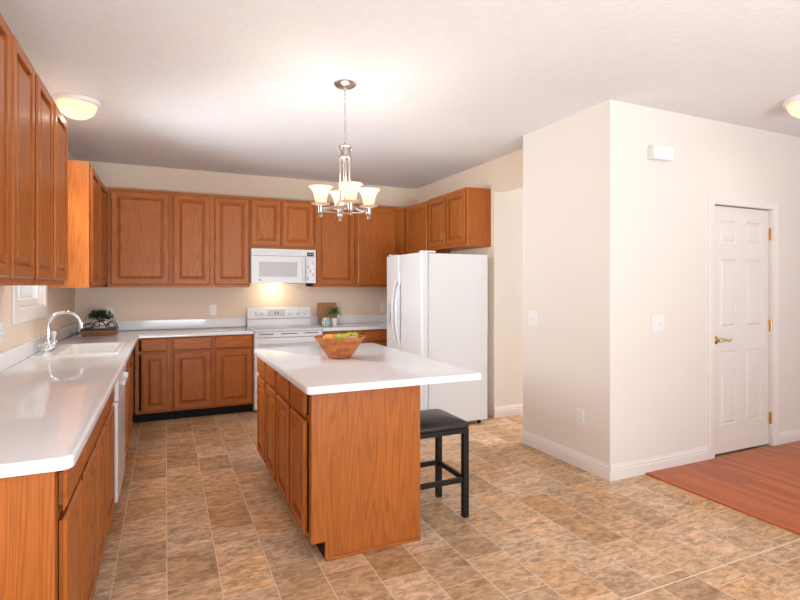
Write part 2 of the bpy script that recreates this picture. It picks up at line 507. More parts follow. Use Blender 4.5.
# left wall, with the window opening above the sink
WY0, WY1, WZ0, WZ1 = -2.44, -1.60, 1.25, 2.2
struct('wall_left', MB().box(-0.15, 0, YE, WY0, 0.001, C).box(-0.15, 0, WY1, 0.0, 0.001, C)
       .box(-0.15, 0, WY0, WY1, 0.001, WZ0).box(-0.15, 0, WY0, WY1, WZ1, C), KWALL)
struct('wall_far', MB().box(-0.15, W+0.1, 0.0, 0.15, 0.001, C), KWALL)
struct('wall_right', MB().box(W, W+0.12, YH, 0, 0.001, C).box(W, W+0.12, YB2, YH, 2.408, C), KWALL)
struct('wall_hall', MB().box(W+0.001, XE, YH-0.004, YH+0.12, 0.001, C), WALL)
# closet block with the door in its front face
DX0, DX1, DZ = 4.944, 5.712, 2.075
struct('wall_closet', MB().box(XB, DX0-0.012, YB, YB2, 0.001, C).box(DX1+0.012, XE, YB, YB2, 0.001, C)
       .box(DX0-0.012, DX1+0.012, YB, YB2, DZ+0.012, C).box(DX0-0.012, DX1+0.012, YB+0.12, YB2, 0.001, DZ+0.012), WALL)
# end wall and rear wall, each with a wide glazed opening that lets the daylight in
struct('wall_end', MB().box(XE, XE+0.15, YE, -8.3, 0.001, C).box(XE, XE+0.15, -4.5, YH+0.12, 0.001, C)
       .box(XE, XE+0.15, -8.3, -4.5, 2.6, C).box(XE, XE+0.15, -8.3, -4.5, 0.001, 0.25), WALL)
struct('wall_rear', MB().box(-0.15, 0.3, YE-0.15, YE, 0.001, C).box(6.9, XE+0.15, YE-0.15, YE, 0.001, C)
       .box(0.3, 6.9, YE-0.15, YE, 2.6, C).box(0.3, 6.9, YE-0.15, YE, 0.001, 0.25), WALL)

def base_profile(a, b, n):
    """baseboard along the floor line a-b, n = unit vector out of the wall"""
    prof = [(0, 0.001), (0.015, 0.001), (0.015, 0.07), (0.012, 0.076), (0.012, 0.092), (0.007, 0.100), (0.005, 0.113), (0, 0.115)]
    mb = MB()
    r = []
    for p, e in ((a, 0), (b, 0)):
        r.append([(p[0] + n[0]*d, p[1] + n[1]*d, z) for d, z in prof])
    return mb.loops(r)
struct('baseboard_closet_side', base_profile((XB, YB-0.015), (XB, YB2), (-1, 0)), TRIM)
struct('baseboard_closet_front', base_profile((XB, YB), (4.868, YB), (0, -1)), TRIM)
struct('baseboard_closet_right', base_profile((5.788, YB), (XE, YB), (0, -1)), TRIM)
struct('baseboard_hall', base_profile((W, YH-0.004), (XE, YH-0.004), (0, -1)), TRIM)

# window over the sink: casing, sashes, glass
win = struct('window_1', MB()
    .box(0.0, 0.018, WY0-0.075, WY0+0.004, WZ0-0.085, WZ1+0.075, 0.004).box(0.0, 0.018, WY1-0.004, WY1+0.075, WZ0-0.085, WZ1+0.075, 0.004)
    .box(0.0, 0.018, WY0, WY1, WZ1-0.004, WZ1+0.075, 0.004).box(0.0, 0.018, WY0+0.004, WY1-0.004, WZ0-0.085, WZ0+0.004, 0.004)
    .box(-0.14, 0.0, WY0, WY0+0.015, WZ0, WZ1).box(-0.14, 0.0, WY1-0.015, WY1, WZ0, WZ1)
    .box(-0.14, 0.0, WY0, WY1, WZ0, WZ0+0.015).box(-0.14, 0.0, WY0, WY1, WZ1-0.015, WZ1), TRIM)
for z0, z1, xs in ((WZ0+0.016, 1.75, -0.06), (1.71, WZ1-0.016, -0.10)):
    y0, y1 = WY0+0.016, WY1-0.016
    s = obj('window_sash', MB().box(xs, xs+0.035, y0, y0+0.045, z0, z1, 0.003).box(xs, xs+0.035, y1-0.045, y1, z0, z1, 0.003)
        .box(xs, xs+0.035, y0+0.045, y1-0.045, z0, z0+0.05, 0.003).box(xs, xs+0.035, y0+0.045, y1-0.045, z1-0.045, z1, 0.003), TRIM, win)
    obj('window_pane', MB().box(xs+0.015, xs+0.02, y0+0.04, y1-0.04, z0+0.045, z1-0.04), WGLASS, s)

# closet door
def raised_panel_face(mb, u0, u1, z0, z1, P, mi=0, flat=False, depth=0.008, w1=0.006, w2=0.036):
    """a raised field inside the opening u0-u1, z0-z1; P(u, w, z) maps to the world, w outwards"""
    st = [(0, 0), (0.003, -depth), (w1+0.003, -depth), (w2, -0.001), (w2+0.001, 0.0)]
    if flat: st = [(0, 0), (0.003, -depth)]
    rings = []
    for i, w in st:
        rings.append([P(u0+i, w, z0+i), P(u1-i, w, z0+i), P(u1-i, w, z1-i), P(u0+i, w, z1-i)])
    return mb.loops(rings, mi, cap0=False)

d1 = struct('door_1', MB().box(0, 0.001, 0, 0.001, 0, 0.001) if False else MB()
    .box(DX0-0.012, DX0, YB+0.001, YB+0.115, 0.012, DZ+0.012).box(DX1, DX1+0.012, YB+0.001, YB+0.115, 0.012, DZ+0.012)
    .box(DX0, DX1, YB+0.001, YB+0.115, DZ, DZ+0.012)
    .box(DX0, DX0+0.012, YB+0.06, YB+0.09, 0.012, DZ).box(DX1-0.012, DX1, YB+0.06, YB+0.09, 0.012, DZ).box(DX0, DX1, YB+0.06, YB+0.09, DZ-0.012, DZ), TRIM)
def casing():
    mb = MB()
    prof = [(0.0, 0.0), (0.0, 0.010), (0.012, 0.013), (0.03, 0.013), (0.05, 0.018), (0.066, 0.018), (0.070, 0.012), (0.070, 0.0)]
    for s in (-1, 1):
        x = DX0-0.003 if s < 0 else DX1+0.003
        mb.loops([[(x + s*a, YB - h, z + (a if z > 1 else 0)) for a, h in prof] for z in (0.012, DZ+0.003)])
    mb.loops([[(x, YB - h, DZ+0.003+a) for a, h in prof] for x in (DX0-0.073+0.07, DX1+0.003)])
    # mitred ends of the head piece
    mb.loops([[(DX0-0.003-a, YB-h, DZ+0.003+a) for a, h in prof], [(DX0-0.003, YB-h, DZ+0.003+a) for a, h in prof]])
    mb.loops([[(DX1+0.003, YB-h, DZ+0.003+a) for a, h in prof], [(DX1+0.003+a, YB-h, DZ+0.003+a) for a, h in prof]])
    return mb
obj('door_casing', casing(), TRIM, d1)
def slab():
    mb = MB()
    x0, x1, z0, z1 = DX0+0.003, DX1-0.003, 0.022, DZ-0.006
    yf = YB + 0.022
    P = lambda u, w, z: (u, yf - w, z)
    cols = [x0, 5.040, 5.232, 5.345, 5.538, x1]
    cols = [x0, x0+0.112, x0+0.112+0.205, x1-0.112-0.205, x1-0.112, x1]
    rows = [z0, 0.255, 0.865, 1.06, 1.63, 1.765, 1.95, z1]
    b = bmesh.new()
    for i in range(5):
        for j in range(7):
            if i in (1, 3) and j in (1, 3, 5): continue
            b.faces.new([b.verts.new(P(u, 0, z)) for u, z in ((cols[i], rows[j]), (cols[i+1], rows[j]), (cols[i+1], rows[j+1]), (cols[i], rows[j+1]))])
    bmesh.ops.remove_doubles(b, verts=b.verts, dist=1e-5)
    mb.add(b)
    for i in (1, 3):
        for j in (1, 3, 5):
            raised_panel_face(mb, cols[i], cols[i+1], rows[j], rows[j+1], P, depth=0.009, w1=0.008, w2=0.03)
    mb.box(x0, x1, yf+0.012, yf+0.035, z0, z1)
    mb.box(x0, x0+0.002, yf, yf+0.013, z0, z1).box(x1-0.002, x1, yf, yf+0.013, z0, z1).box(x0, x1, yf, yf+0.013, z1-0.002, z1).box(x0, x1, yf, yf+0.013, z0, z0+0.002)
    return mb
leaf = obj('door_leaf', slab(), DOORP, d1)
hx, hz = DX0+0.065, 0.962
hb = MB()
def ycyl(mb, cx, cz, prof, seg=20, mi=0):
    """lathe about an axis along y: prof = (radius, y)"""
    return mb.loops([[(cx + r*math.cos(2*math.pi*k/seg), y, cz + r*math.sin(2*math.pi*k/seg)) for k in range(seg)] for r, y in prof], mi)
yf = YB + 0.022
ycyl(hb, hx-0.02, hz, [(0.034, yf-0.0005), (0.034, yf-0.006), (0.028, yf-0.014), (0.014, yf-0.018), (0.012, yf-0.055), (0.006, yf-0.06)])
hb.tube([(hx-0.02, yf-0.048, hz), (hx+0.01, yf-0.052, hz+0.004), (hx+0.04, yf-0.052, hz+0.006), (hx+0.07, yf-0.05, hz-0.004), (hx+0.10, yf-0.048, hz-0.002), (hx+0.125, yf-0.046, hz+0.008)],
        [0.012, 0.010, 0.008, 0.008, 0.009, 0.006])
obj('door_handle', hb, BRASS, leaf, smooth=SM)
obj('latch_plate', MB().box(DX0-0.002, DX0+0.003, YB+0.012, YB+0.023, 0.935, 0.99), BRASS, d1)
for z in (1.86, 1.06, 0.25):
    h = MB(); h.tube([(DX1+0.001, YB+0.006, z-0.05), (DX1+0.001, YB+0.006, z+0.05)], 0.0065)
    h.box(DX1-0.012, DX1+0.011, YB+0.0125, YB+0.0205, z-0.05, z+0.05)
    obj('door_hinge', h, BRASS, d1)

# ------------------------------------------------------------------ cabinet builders
def mapper(face, pos):
    """face: which way the front looks. u runs along the wall, w outwards from pos"""
    if face == '-y': return lambda u, w, z: (u, pos - w, z)
    if face == '+x': return lambda u, w, z: (pos + w, u, z)
    if face == '-x': return lambda u, w, z: (pos - w, u, z)

def pbox(mb, P, u0, u1, w0, w1, z0, z1, bev=0.0, mi=0):
    a, b = P(u0, w0, z0), P(u1, w1, z1)
    return mb.box(min(a[0], b[0]), max(a[0], b[0]), min(a[1], b[1]), max(a[1], b[1]), z0, z1, bev, mi)

TH = 0.0225
def door_mesh(P, u0, u1, z0, z1, flat=False, st=0.056):
    mb = MB()
    e = 0.011
    # edge profile: undercut behind as a finger pull, eased on the front
    prof = [(0.016, 0.0004), (0.016, 0.0125), (0.0, 0.0135), (0.0, 0.0148), (0.004, 0.0155), (0.0075, 0.0185), (0.0115, TH)]
    mb.loops([[P(u0+i, w, z0+i), P(u1-i, w, z0+i), P(u1-i, w, z1-i), P(u0+i, w, z1-i)] for i, w in prof], 0, True, False)
    for a, b, c, d, mi in ((u0+e, u0+st, z0+e, z1-e, 0), (u1-st, u1-e, z0+e, z1-e, 0), (u0+st, u1-st, z0+e, z0+st, 1), (u0+st, u1-st, z1-st, z1-e, 1)):
        pbox(mb, P, a, b, 0.002, TH+0.0002 if mi == 0 else TH-0.0001, c, d, 0.0006, mi)
    a, b, c, d = u0+st-0.002, u1-st+0.002, z0+st-0.002, z1-st+0.002
    if flat:
        pbox(mb, P, a, b, 0.002, 0.0095, c, d)
    else:
        prof = [(-0.001, 0.003), (0.011, 0.003), (0.012, 0.007), (0.036, 0.0190), (0.037, 0.0205)]
        rings = [[P(u0+st+i, w, z0+st+i), P(u1-st-i, w, z0+st+i), P(u1-st-i, w, z1-st-i), P(u0+st+i, w, z1-st-i)] for i, w in prof]
        mb.loops(rings, 0, False, True)
    return mb

def drawer_mesh(P, u0, u1, z0, z1):
    mb = MB()
    prof = [(0.016, 0.0004), (0.016, 0.0125), (0.0, 0.0140), (0.0, 0.0155), (0.004, 0.0165), (0.008, 0.0195), (0.012, TH)]
    mb.loops([[P(u0+i, w, z0+i), P(u1-i, w, z0+i), P(u1-i, w, z1-i), P(u0+i, w, z1-i)] for i, w in prof], 0)
    return mb

def upper_cabinet(label, face, wall, depth, u0, u1, z0, z1, doors, group='oak wall cabinets', flat=False):
    P0 = mapper(face, wall); P = lambda u, w, z: P0(u, w + depth, z)
    c = P0((u0+u1)/2, 0, z0)
    t = thing('wall_cabinet', label, 'cabinet', c, group)
    mb = MB()
    g = 0.0008
    pbox(mb, P0, u0+g, u1-g, 0.0015, depth-0.019, z0, z1)
    obj('cabinet_body', mb, OAK, t)
    # face frame: stiles and rails
    ff = MB()
    us = [u0+g] + [x for d in doors for x in d] + [u1-g]
    pbox(ff, P, u0+g, u0+0.035, -0.0188, 0, z0, z1, 0.001); pbox(ff, P, u1-0.035, u1-g, -0.0188, 0, z0, z1, 0.001)
    pbox(ff, P, u0+0.035, u1-0.035, -0.0188, 0, z0, z0+0.04, 0.001, 1); pbox(ff, P, u0+0.035, u1-0.035, -0.0188, 0, z1-0.04, z1, 0.001, 1)
    for a, b in zip(doors[:-1], doors[1:]):
        pbox(ff, P, a[1]-0.01, b[0]+0.01, -0.0188, 0, z0+0.04, z1-0.04, 0.001)
    obj('face_frame', ff, OAKS, t)
    for a, b in doors:
        obj('cabinet_door', door_mesh(P, a, b, z0+0.028, z1-0.028, flat), OAKS, t)
    return t

def base_cabinet(label, face, wall, depth, u0, u1, doors, drawers, group='oak base cabinets', kick=0.1, top=0.875, kick_in=0.075):
    P0 = mapper(face, wall); P = lambda u, w, z: P0(u, w + depth, z)
    t = thing('base_cabinet', label, 'cabinet', P0((u0+u1)/2, depth/2, 0), group)
    g = 0.0008
    # a carcase of sides, floor and back, open at the top like the real one
    mb = MB()
    pbox(mb, P0, u0+g, u0+0.018, 0.0015, depth-0.019, kick, top); pbox(mb, P0, u1-0.018, u1-g, 0.0015, depth-0.019, kick, top)
    pbox(mb, P0, u0+0.018, u1-0.018, 0.0015, 0.012, kick, top); pbox(mb, P0, u0+0.018, u1-0.018, 0.012, depth-0.019, kick, kick+0.018)
    pbox(mb, P0, u0+0.018, u1-0.018, 0.012, depth-0.019, 0.70, 0.705)
    obj('cabinet_body', mb, OAK, t)
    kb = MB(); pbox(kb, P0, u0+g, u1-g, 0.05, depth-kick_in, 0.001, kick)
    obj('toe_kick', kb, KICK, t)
    ff = MB()
    pbox(ff, P, u0+g, u0+0.035, -0.0188, 0, kick, top, 0.001); pbox(ff, P, u1-0.035, u1-g, -0.0188, 0, kick, top, 0.001)
    for a, b in ((kick, kick+0.03), (0.700, 0.74), (top-0.025, top)): pbox(ff, P, u0+0.035, u1-0.035, -0.0188, 0, a, b, 0.001, 1)
    for a, b in zip(doors[:-1], doors[1:]): pbox(ff, P, a[1]-0.01, b[0]+0.01, -0.0188, 0, kick+0.03, 0.70, 0.001)
    for a, b in zip(drawers[:-1], drawers[1:]): pbox(ff, P, a[1]-0.01, b[0]+0.01, -0.0188, 0, 0.74, top-0.025, 0.001)
    obj('face_frame', ff, OAKS, t)
    for a, b in doors: obj('cabinet_door', door_mesh(P, a, b, 0.116, 0.712), OAKS, t)
    for a, b in drawers: obj('drawer_front', drawer_mesh(P, a, b, 0.732, 0.862), OAKH, t)
    return t

ZB, ZT, ZM = 1.391, 2.438, 1.842
UD = 0.305
# far wall uppers
upper_cabinet('wide single-door oak wall cabinet in the left corner of the far wall', '-y', 0, UD, 0.327, 0.937, ZB, ZT, [(0.358, 0.920)])
upper_cabinet('two-door tall oak wall cabinet just left of the microwave', '-y', 0, UD, 0.937, 1.774, ZB, ZT, [(0.955, 1.337), (1.381, 1.764)])
upper_cabinet('short two-door oak wall cabinet directly above the microwave', '-y', 0, UD, 1.774, 2.536, ZM, ZT, [(1.786, 2.128), (2.144, 2.526)])
upper_cabinet('tall oak wall cabinet just right of the microwave, behind the chandelier', '-y', 0, UD, 2.536, 3.070, ZB, ZT, [(2.552, 3.052)])
upper_cabinet('tall flat-panel oak wall cabinet in the right corner of the far wall', '-y', 0, UD, 3.070, 3.768, ZB, ZT, [(3.092, 3.618)], flat=True)
# right wall uppers
upper_cabinet('tall oak corner wall cabinet on the right wall, beside the fridge top', '-x', W, UD, -0.957, -0.002, ZB, ZT, [(-0.946, -0.335)], flat=True)
upper_cabinet('short two-door oak wall cabinet hanging above the refrigerator', '-x', W, UD, -1.815, -0.959, ZM-0.012, ZT+0.01, [(-1.806, -1.408), (-1.389, -0.972)])
# left wall uppers
upper_cabinet('oak wall cabinet on the left wall between the window and the corner', '+x', 0, UD, -1.515, -0.002, ZB, ZT, [(-1.495, -0.965), (-0.925, -0.36)])
upper_cabinet('two-door oak wall cabinet on the left wall, just left of the window', '+x', 0, UD, -3.545, -2.668, ZB+0.021, ZT+0.021, [(-3.520, -3.135), (-3.085, -2.685)])
upper_cabinet('two-door oak wall cabinet at the near end of the left wall, cut by frame', '+x', 0, UD, -4.42, -3.547, ZB+0.021, ZT+0.021, [(-4.395, -3.985), (-3.955, -3.572)])

# far wall bases
BD = 0.60
BDL = 0.588
base_cabinet('narrow one-drawer oak base cabinet in the inner corner by the left worktop', '-y', 0, BD, 0.600, 0.926, [(0.654, 0.902)], [(0.654, 0.902)])
base_cabinet('two-drawer two-door oak base cabinet just left of the stove', '-y', 0, BD, 0.926, 1.766, [(0.952, 1.330), (1.365, 1.752)], [(0.952, 1.330), (1.365, 1.752)])
base_cabinet('oak base cabinet just right of the stove, behind the fruit bowl', '-y', 0, BD, 2.546, 3.06, [(2.575, 3.035)], [(2.575, 3.035)])
base_cabinet('oak base cabinet between stove and refrigerator, nearer the refrigerator', '-y', 0, BD, 3.06, 3.45, [(3.09, 3.42)], [(3.09, 3.42)])
# left wall bases, near to far
t = base_cabinet('one-door oak base cabinet at the near end of the left worktop', '+x', 0, BDL, -4.672, -4.262, [(-4.645, -4.287)], [(-4.645, -4.287)])
obj('end_panel', MB().box(0.0015, 0.589, -4.692, -4.673, 0.001, 0.875, 0.001).box(0.553, 0.589, -4.696, -4.6915, 0.001, 0.875, 0.001), OAK, t)
base_cabinet('two-door oak base cabinet on the left wall, second from the near end', '+x', 0, BDL, -4.262, -3.470, [(-4.237, -3.880), (-3.845, -3.495)], [(-4.237, -3.495)])
base_cabinet('narrow oak base cabinet on the left wall just before the dishwasher', '+x', 0, BDL, -3.470, -2.990, [(-3.440, -3.015)], [(-3.440, -3.015)])
base_cabinet('oak sink base cabinet between the dishwasher and the inner corner', '+x', 0, BDL, -2.372, -0.640, [(-2.345, -1.88), (-1.84, -1.38)], [(-2.345, -1.88), (-1.84, -1.38)])

# island cabinets (fronts face the left run)
IX, IX2, IY0, IY1, IYM = 1.555, 2.168, -3.915, -2.312, -3.085
def island_cabinet(label, y0, y1, doors):
    return base_cabinet(label, '-x', IX2, IX2-IX, y0, y1, doors, doors, 'oak island cabinets')
tn = island_cabinet('oak island cabinet nearest the camera, with wide grained end panel', IY0+0.018, IYM, [(-3.845, -3.508), (-3.455, -3.110)])
tf = island_cabinet('oak island cabinet at the end of the island facing the stove', IYM, IY1, [(-3.052, -2.715), (-2.662, -2.335)])
def toe_panel(y0, y1):
    pts = [(IX, 0.1), (IX+0.073, 0.1), (IX+0.073, 0.001), (IX2+0.002, 0.001), (IX2+0.002, 0.875), (IX, 0.875)]
    return MB().loops([[(x, y0, z) for x, z in pts], [(x, y1, z) for x, z in pts]])
pn = obj('end_panel', toe_panel(IY0, IY0+0.017), OAK, tn)
obj('base_shoe', MB().box(IX+0.076, IX2+0.002, IY0-0.009, IY0-0.0005, 0.001, 0.018, 0.004), OAKH, tn)
obj('end_panel', toe_panel(IY1+0.001, IY1+0.017), OAK, tf)
obj('back_panel', MB().box(IX2+0.0005, IX2+0.006, IY0+0.0175, IYM, 0.001, 0.875), OAK, tn)
obj('back_panel', MB().box(IX2+0.0005, IX2+0.006, IYM+0.001, IY1, 0.001, 0.875), OAK, tf)
obj('outlet_plate', MB().box(IX2+0.006, IX2+0.012, IY0+0.03, IY0+0.10, 0.71, 0.825, 0.002), plain('brown_plate', (0.06, 0.03, 0.018), 0.4), tn)

# ------------------------------------------------------------------ worktops
ZC0, ZC = 0.8765, 0.914
def cut(o, boxes):
    """open rectangular holes in a mesh object (the sink cut-out)"""
    cb = MB()
    for b in boxes: cb.box(*b)
    me = bpy.data.meshes.new('cutter'); cb.bm.to_mesh(me); cb.bm.free()
    c = bpy.data.objects.new('cutter', me); COL.objects.link(c)
    md = o.modifiers.new('cut', 'BOOLEAN'); md.operation = 'DIFFERENCE'; md.object = c; md.solver = 'EXACT'
    bpy.context.view_layer.update()
    dg = bpy.context.evaluated_depsgraph_get()
    new = bpy.data.meshes.new_from_object(o.evaluated_get(dg))
    o.modifiers.clear()
    old = o.data; o.data = new
    bpy.data.objects.remove(c); bpy.data.meshes.remove(me)

SX0, SX1, SY0, SY1 = 0.030, 0.572, -2.235, -1.415      # sink rim
ct = thing('countertop', 'long white L-shaped worktop with the sink, along left and far walls', 'countertop', (0.3, -2.0, ZC0))
poly = [(0.002, -4.716), (0.637, -4.716), (0.637, -0.637), (1.764, -0.637), (1.764, -0.002), (0.002, -0.002)]
slab_o = obj('worktop_slab', MB().prism(round_poly(poly, [0, 0.035, 0.006, 0.004, 0, 0]), ZC0, ZC, 0.012), COUNTER, ct, smooth=math.radians(30))
cut(slab_o, [(SX0+0.02, SX1-0.02, SY0+0.02, SY1-0.02, ZC0-0.1, ZC+0.1)])
obj('backsplash', MB().box(0.002, 0.021, -4.716, -0.002, ZC+0.0005, 1.02, 0.004), COUNTER, ct)
obj('backsplash', MB().box(0.022, 1.764, -0.021, -0.002, ZC+0.0005, 1.02, 0.004), COUNTER, ct)
ct2 = thing('countertop', 'white worktop right of the stove, running behind the refrigerator', 'countertop', (3.2, -0.3, ZC0))
obj('worktop_slab', MB().prism([(2.546, -0.637), (4.073, -0.637), (4.073, -0.002), (2.546, -0.002)], ZC0, ZC, 0.012), COUNTER, ct2)
obj('backsplash', MB().box(2.546, 4.072, -0.021, -0.002, ZC+0.0005, 1.02, 0.004), COUNTER, ct2)
tag(obj('countertop', MB().prism(round_poly([(1.512, -4.0), (2.53, -4.0), (2.53, -2.29), (1.512, -2.29)], [0.03, 0.03, 0.03, 0.03]), ZC0, ZC, 0.012),
        COUNTER, None, (2.02, -3.145, ZC0), smooth=math.radians(30)), 'white island worktop with rounded corners, fruit bowl standing on it', 'countertop')

# sink
sk = thing('sink', 'white drop-in sink set into the worktop under the window', 'sink', ((SX0+SX1)/2, (SY0+SY1)/2, ZC))
def rr(x0, x1, y0, y1, r, z): return [(x, y, z) for x, y in round_poly([(x0, y0), (x1, y0), (x1, y1), (x0, y1)], r)]
bm_ = MB()
ix0, ix1, iy0, iy1 = 0.17, SX1-0.035, SY0+0.04, SY1-0.04
bm_.loops([rr(SX0, SX1, SY0, SY1, 0.03, ZC+0.0008), rr(SX0+0.002, SX1-0.002, SY0+0.002, SY1-0.002, 0.03, ZC+0.008),
           rr(SX0+0.008, SX1-0.008, SY0+0.008, SY1-0.008, 0.03, ZC+0.011),
           rr(ix0, ix1, iy0, iy1, 0.05, ZC+0.010), rr(ix0+0.008, ix1-0.008, iy0+0.008, iy1-0.008, 0.05, ZC),
           rr(ix0+0.02, ix1-0.02, iy0+0.02, iy1-0.02, 0.05, ZC-0.15), rr(ix0+0.06, ix1-0.06, iy0+0.06, iy1-0.06, 0.05, ZC-0.172)], 0, False, True)
obj('sink_basin', bm_, SINK, sk, smooth=math.radians(50))
dr = MB().lathe((ix0+ix1)/2, (iy0+iy1)/2, [(0.045, ZC-0.1715), (0.045, ZC-0.1695), (0.03, ZC-0.1695), (0.02, ZC-0.1705)], cap1=True)
obj('drain', dr, CHROME, sk)

# faucet
FX, FY, FZ = 0.088, -1.90, ZC+0.0115
fc = thing('faucet', 'chrome gooseneck kitchen faucet with cross handles behind the white sink', 'faucet', (FX, FY, FZ))
fb = MB()
fb.loops([rr(FX-0.028, FX+0.028, FY-0.125, FY+0.125, 0.026, FZ), rr(FX-0.028, FX+0.028, FY-0.125, FY+0.125, 0.026, FZ+0.008), rr(FX-0.02, FX+0.02, FY-0.117, FY+0.117, 0.019, FZ+0.014)])
fb.lathe(FX, FY, [(0.024, FZ+0.012), (0.022, FZ+0.04), (0.016, FZ+0.055), (0.014, FZ+0.07)], cap1=True)
obj('faucet_base', fb, CHROME, fc, smooth=SM)
pts = [(FX, FY, FZ+0.05), (FX, FY, FZ+0.10), (FX, FY, FZ+0.16)]
R = 0.105
for k in range(0, 13):
    a = math.pi - k/12*math.pi*1.02
    pts.append((FX+R+R*math.cos(a), FY, 1.105+R*math.sin(a)*1.02))
pts.append((FX+2*R+0.002, FY, 1.085))
obj('spout', MB().tube(pts, [0.0125]*(len(pts)-2)+[0.0125, 0.014], 12), CHROME, fc, smooth=SM)
for s in (-1, 1):
    y = FY + s*0.1
    h = MB().lathe(FX, y, [(0.024, FZ+0.012), (0.024, FZ+0.03), (0.015, FZ+0.04), (0.012, FZ+0.058)], cap1=True, seg=16)
    for a in (0.4, 0.4+math.pi/2):
        dx, dy = math.cos(a)*0.036, math.sin(a)*0.036
        h.tube([(FX-dx, y-dy, FZ+0.055), (FX, y, FZ+0.058), (FX+dx, y+dy, FZ+0.055)], [0.006, 0.008, 0.006], 8)
        for q in (-1, 1): h.ball((FX+q*dx, y+q*dy, FZ+0.055), 0.009, u=10, v=8)
    h.ball((FX, y, FZ+0.062), 0.011, u=10, v=8)
    obj('cross_handle', h, CHROME, fc, smooth=SM)
sp_ = thing('side_sprayer', 'small side sprayer with white knob standing beside the chrome faucet', 'sprayer', (0.088, -1.69, FZ))
obj('sprayer_base', MB().lathe(0.088, -1.69, [(0.022, FZ), (0.022, FZ+0.01), (0.013, FZ+0.02), (0.012, FZ+0.06)], cap0=True, cap1=True, seg=16), CHROME, sp_, smooth=SM)
obj('sprayer_head', MB().lathe(0.088, -1.69, [(0.010, FZ+0.061), (0.013, FZ+0.09), (0.019, FZ+0.105), (0.019, FZ+0.12), (0.010, FZ+0.13)], cap0=True, cap1=True, seg=16), PLAST, sp_, smooth=SM)

# ------------------------------------------------------------------ dishwasher
dw = thing('dishwasher', 'white built-in dishwasher under the left worktop', 'dishwasher', (0.3, -2.68, 0))
y0, y1 = -2.985, -2.377
obj('dishwasher_body', MB().box(0.03, 0.585, y0+0.004, y1-0.004, 0.1, 0.868), APPG, dw)
obj('dishwasher_door', MB().box(0.586, 0.624, y0+0.002, y1-0.002, 0.118, 0.715, 0.006), APPL, dw)
obj('control_panel', MB().box(0.586, 0.626, y0+0.002, y1-0.002, 0.721, 0.868, 0.006), APPL, dw)
obj('latch_handle', MB().box(0.626, 0.648, (y0+y1)/2-0.07, (y0+y1)/2+0.07, 0.775, 0.80, 0.007), APPL, dw)
obj('control_knob', MB().loops([[(x, -2.47 + r*math.cos(2*math.pi*k/16), 0.795 + r*math.sin(2*math.pi*k/16)) for k in range(16)] for r, x in ((0.026, 0.6255), (0.022, 0.645), (0.018, 0.648))]), APPL, dw)
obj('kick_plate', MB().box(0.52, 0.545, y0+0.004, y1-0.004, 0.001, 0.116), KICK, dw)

# ------------------------------------------------------------------ range
RX0, RX1 = 1.770, 2.541
rg = thing('stove', 'white electric stove with pale glass cooktop between the base cabinets', 'stove', ((RX0+RX1)/2, -0.33, 0))
obj('stove_body', MB().box(RX0, RX1, -0.615, -0.045, 0.03, 0.895, 0.003), APPL, rg)
obj('cooktop', MB().box(RX0, RX1, -0.655, -0.1, 0.896, 0.917, 0.006), APPL, rg)
cg = MB().box(RX0+0.035, RX1-0.035, -0.60, -0.13, 0.9172, 0.920, 0.001)
gl = obj('glass_top', cg, COOK, rg)
for bx_, by_, r in ((RX0+0.2, -0.47, 0.10), (RX1-0.2, -0.47, 0.115), (RX0+0.2, -0.25, 0.08), (RX1-0.2, -0.25, 0.085)):
    obj('burner_ring', MB().lathe(bx_, by_, [(r, 0.9201), (r, 0.9207), (r-0.006, 0.9207), (r-0.006, 0.9201)], 32), GREY, gl)
bgm = MB().loops([[(x, y, z) for y, z in ((-0.045, 0.896), (-0.096, 0.896), (-0.096, 1.006), (-0.112, 1.012), (-0.095, 1.135), (-0.085, 1.145), (-0.045, 1.145))] for x in (RX0+0.003, RX1-0.003)])
bg = obj('backguard', bgm, APPL, rg)
obj('panel_gasket', MB().box(RX0+0.006, RX1-0.006, -0.103, -0.09, 1.0, 1.0065), APPG, bg)
def fy(z): return -0.112 + (z-1.012)/(1.135-1.012)*0.017
obj('control_fascia', MB().loops([[(x, fy(z)-w, z) for x, z in ((RX0+0.24, 1.035), (RX0+0.45, 1.035), (RX0+0.45, 1.115), (RX0+0.24, 1.115))] for w in (0.0003, 0.0012)]), APPG, bg)
obj('clock_display', MB().loops([[(x, fy(z)-w, z) for x, z in ((RX0+0.325, 1.062), (RX0+0.372, 1.062), (RX0+0.372, 1.086), (RX0+0.325, 1.086))] for w in (0.0012, 0.002)]), BLACKG, bg)
obj('clock_digits', MB().loops([[(x, fy(z)-w, z) for x, z in ((RX0+0.338, 1.07), (RX0+0.36, 1.07), (RX0+0.36, 1.078), (RX0+0.338, 1.078))] for w in (0.002, 0.0022)]), LEDG, bg)
for x in (RX0+0.11, RX0+0.18, RX0+0.495, RX0+0.605, RX0+0.70):
    k = MB(); ycyl(k, x, 1.072, [(0.026, fy(1.072)-0.001), (0.026, fy(1.072)-0.006), (0.021, fy(1.072)-0.009), (0.019, fy(1.072)-0.026), (0.015, fy(1.072)-0.028)], 18)
    k.box(x-0.003, x+0.003, fy(1.072)-0.032, fy(1.072)-0.02, 1.056, 1.09, 0.001)
    obj('control_knob', k, APPL, bg, smooth=SM)
vt = obj('vent_trim', MB().box(RX0+0.002, RX1-0.002, -0.650, -0.616, 0.832, 0.892, 0.004), APPL, rg)
for a, b in ((0.05, 0.21), (0.29, 0.48), (0.56, 0.72)):
    obj('vent_slot', MB().box(RX0+a, RX0+b, -0.6515, -0.6495, 0.862, 0.874), GREY, vt)
od = obj('oven_door', MB().box(RX0+0.002, RX1-0.002, -0.655, -0.616, 0.24, 0.826, 0.008), APPL, rg)
obj('oven_window', MB().box(RX0+0.14, RX1-0.14, -0.657, -0.654, 0.42, 0.66, 0.001), APPW, od)
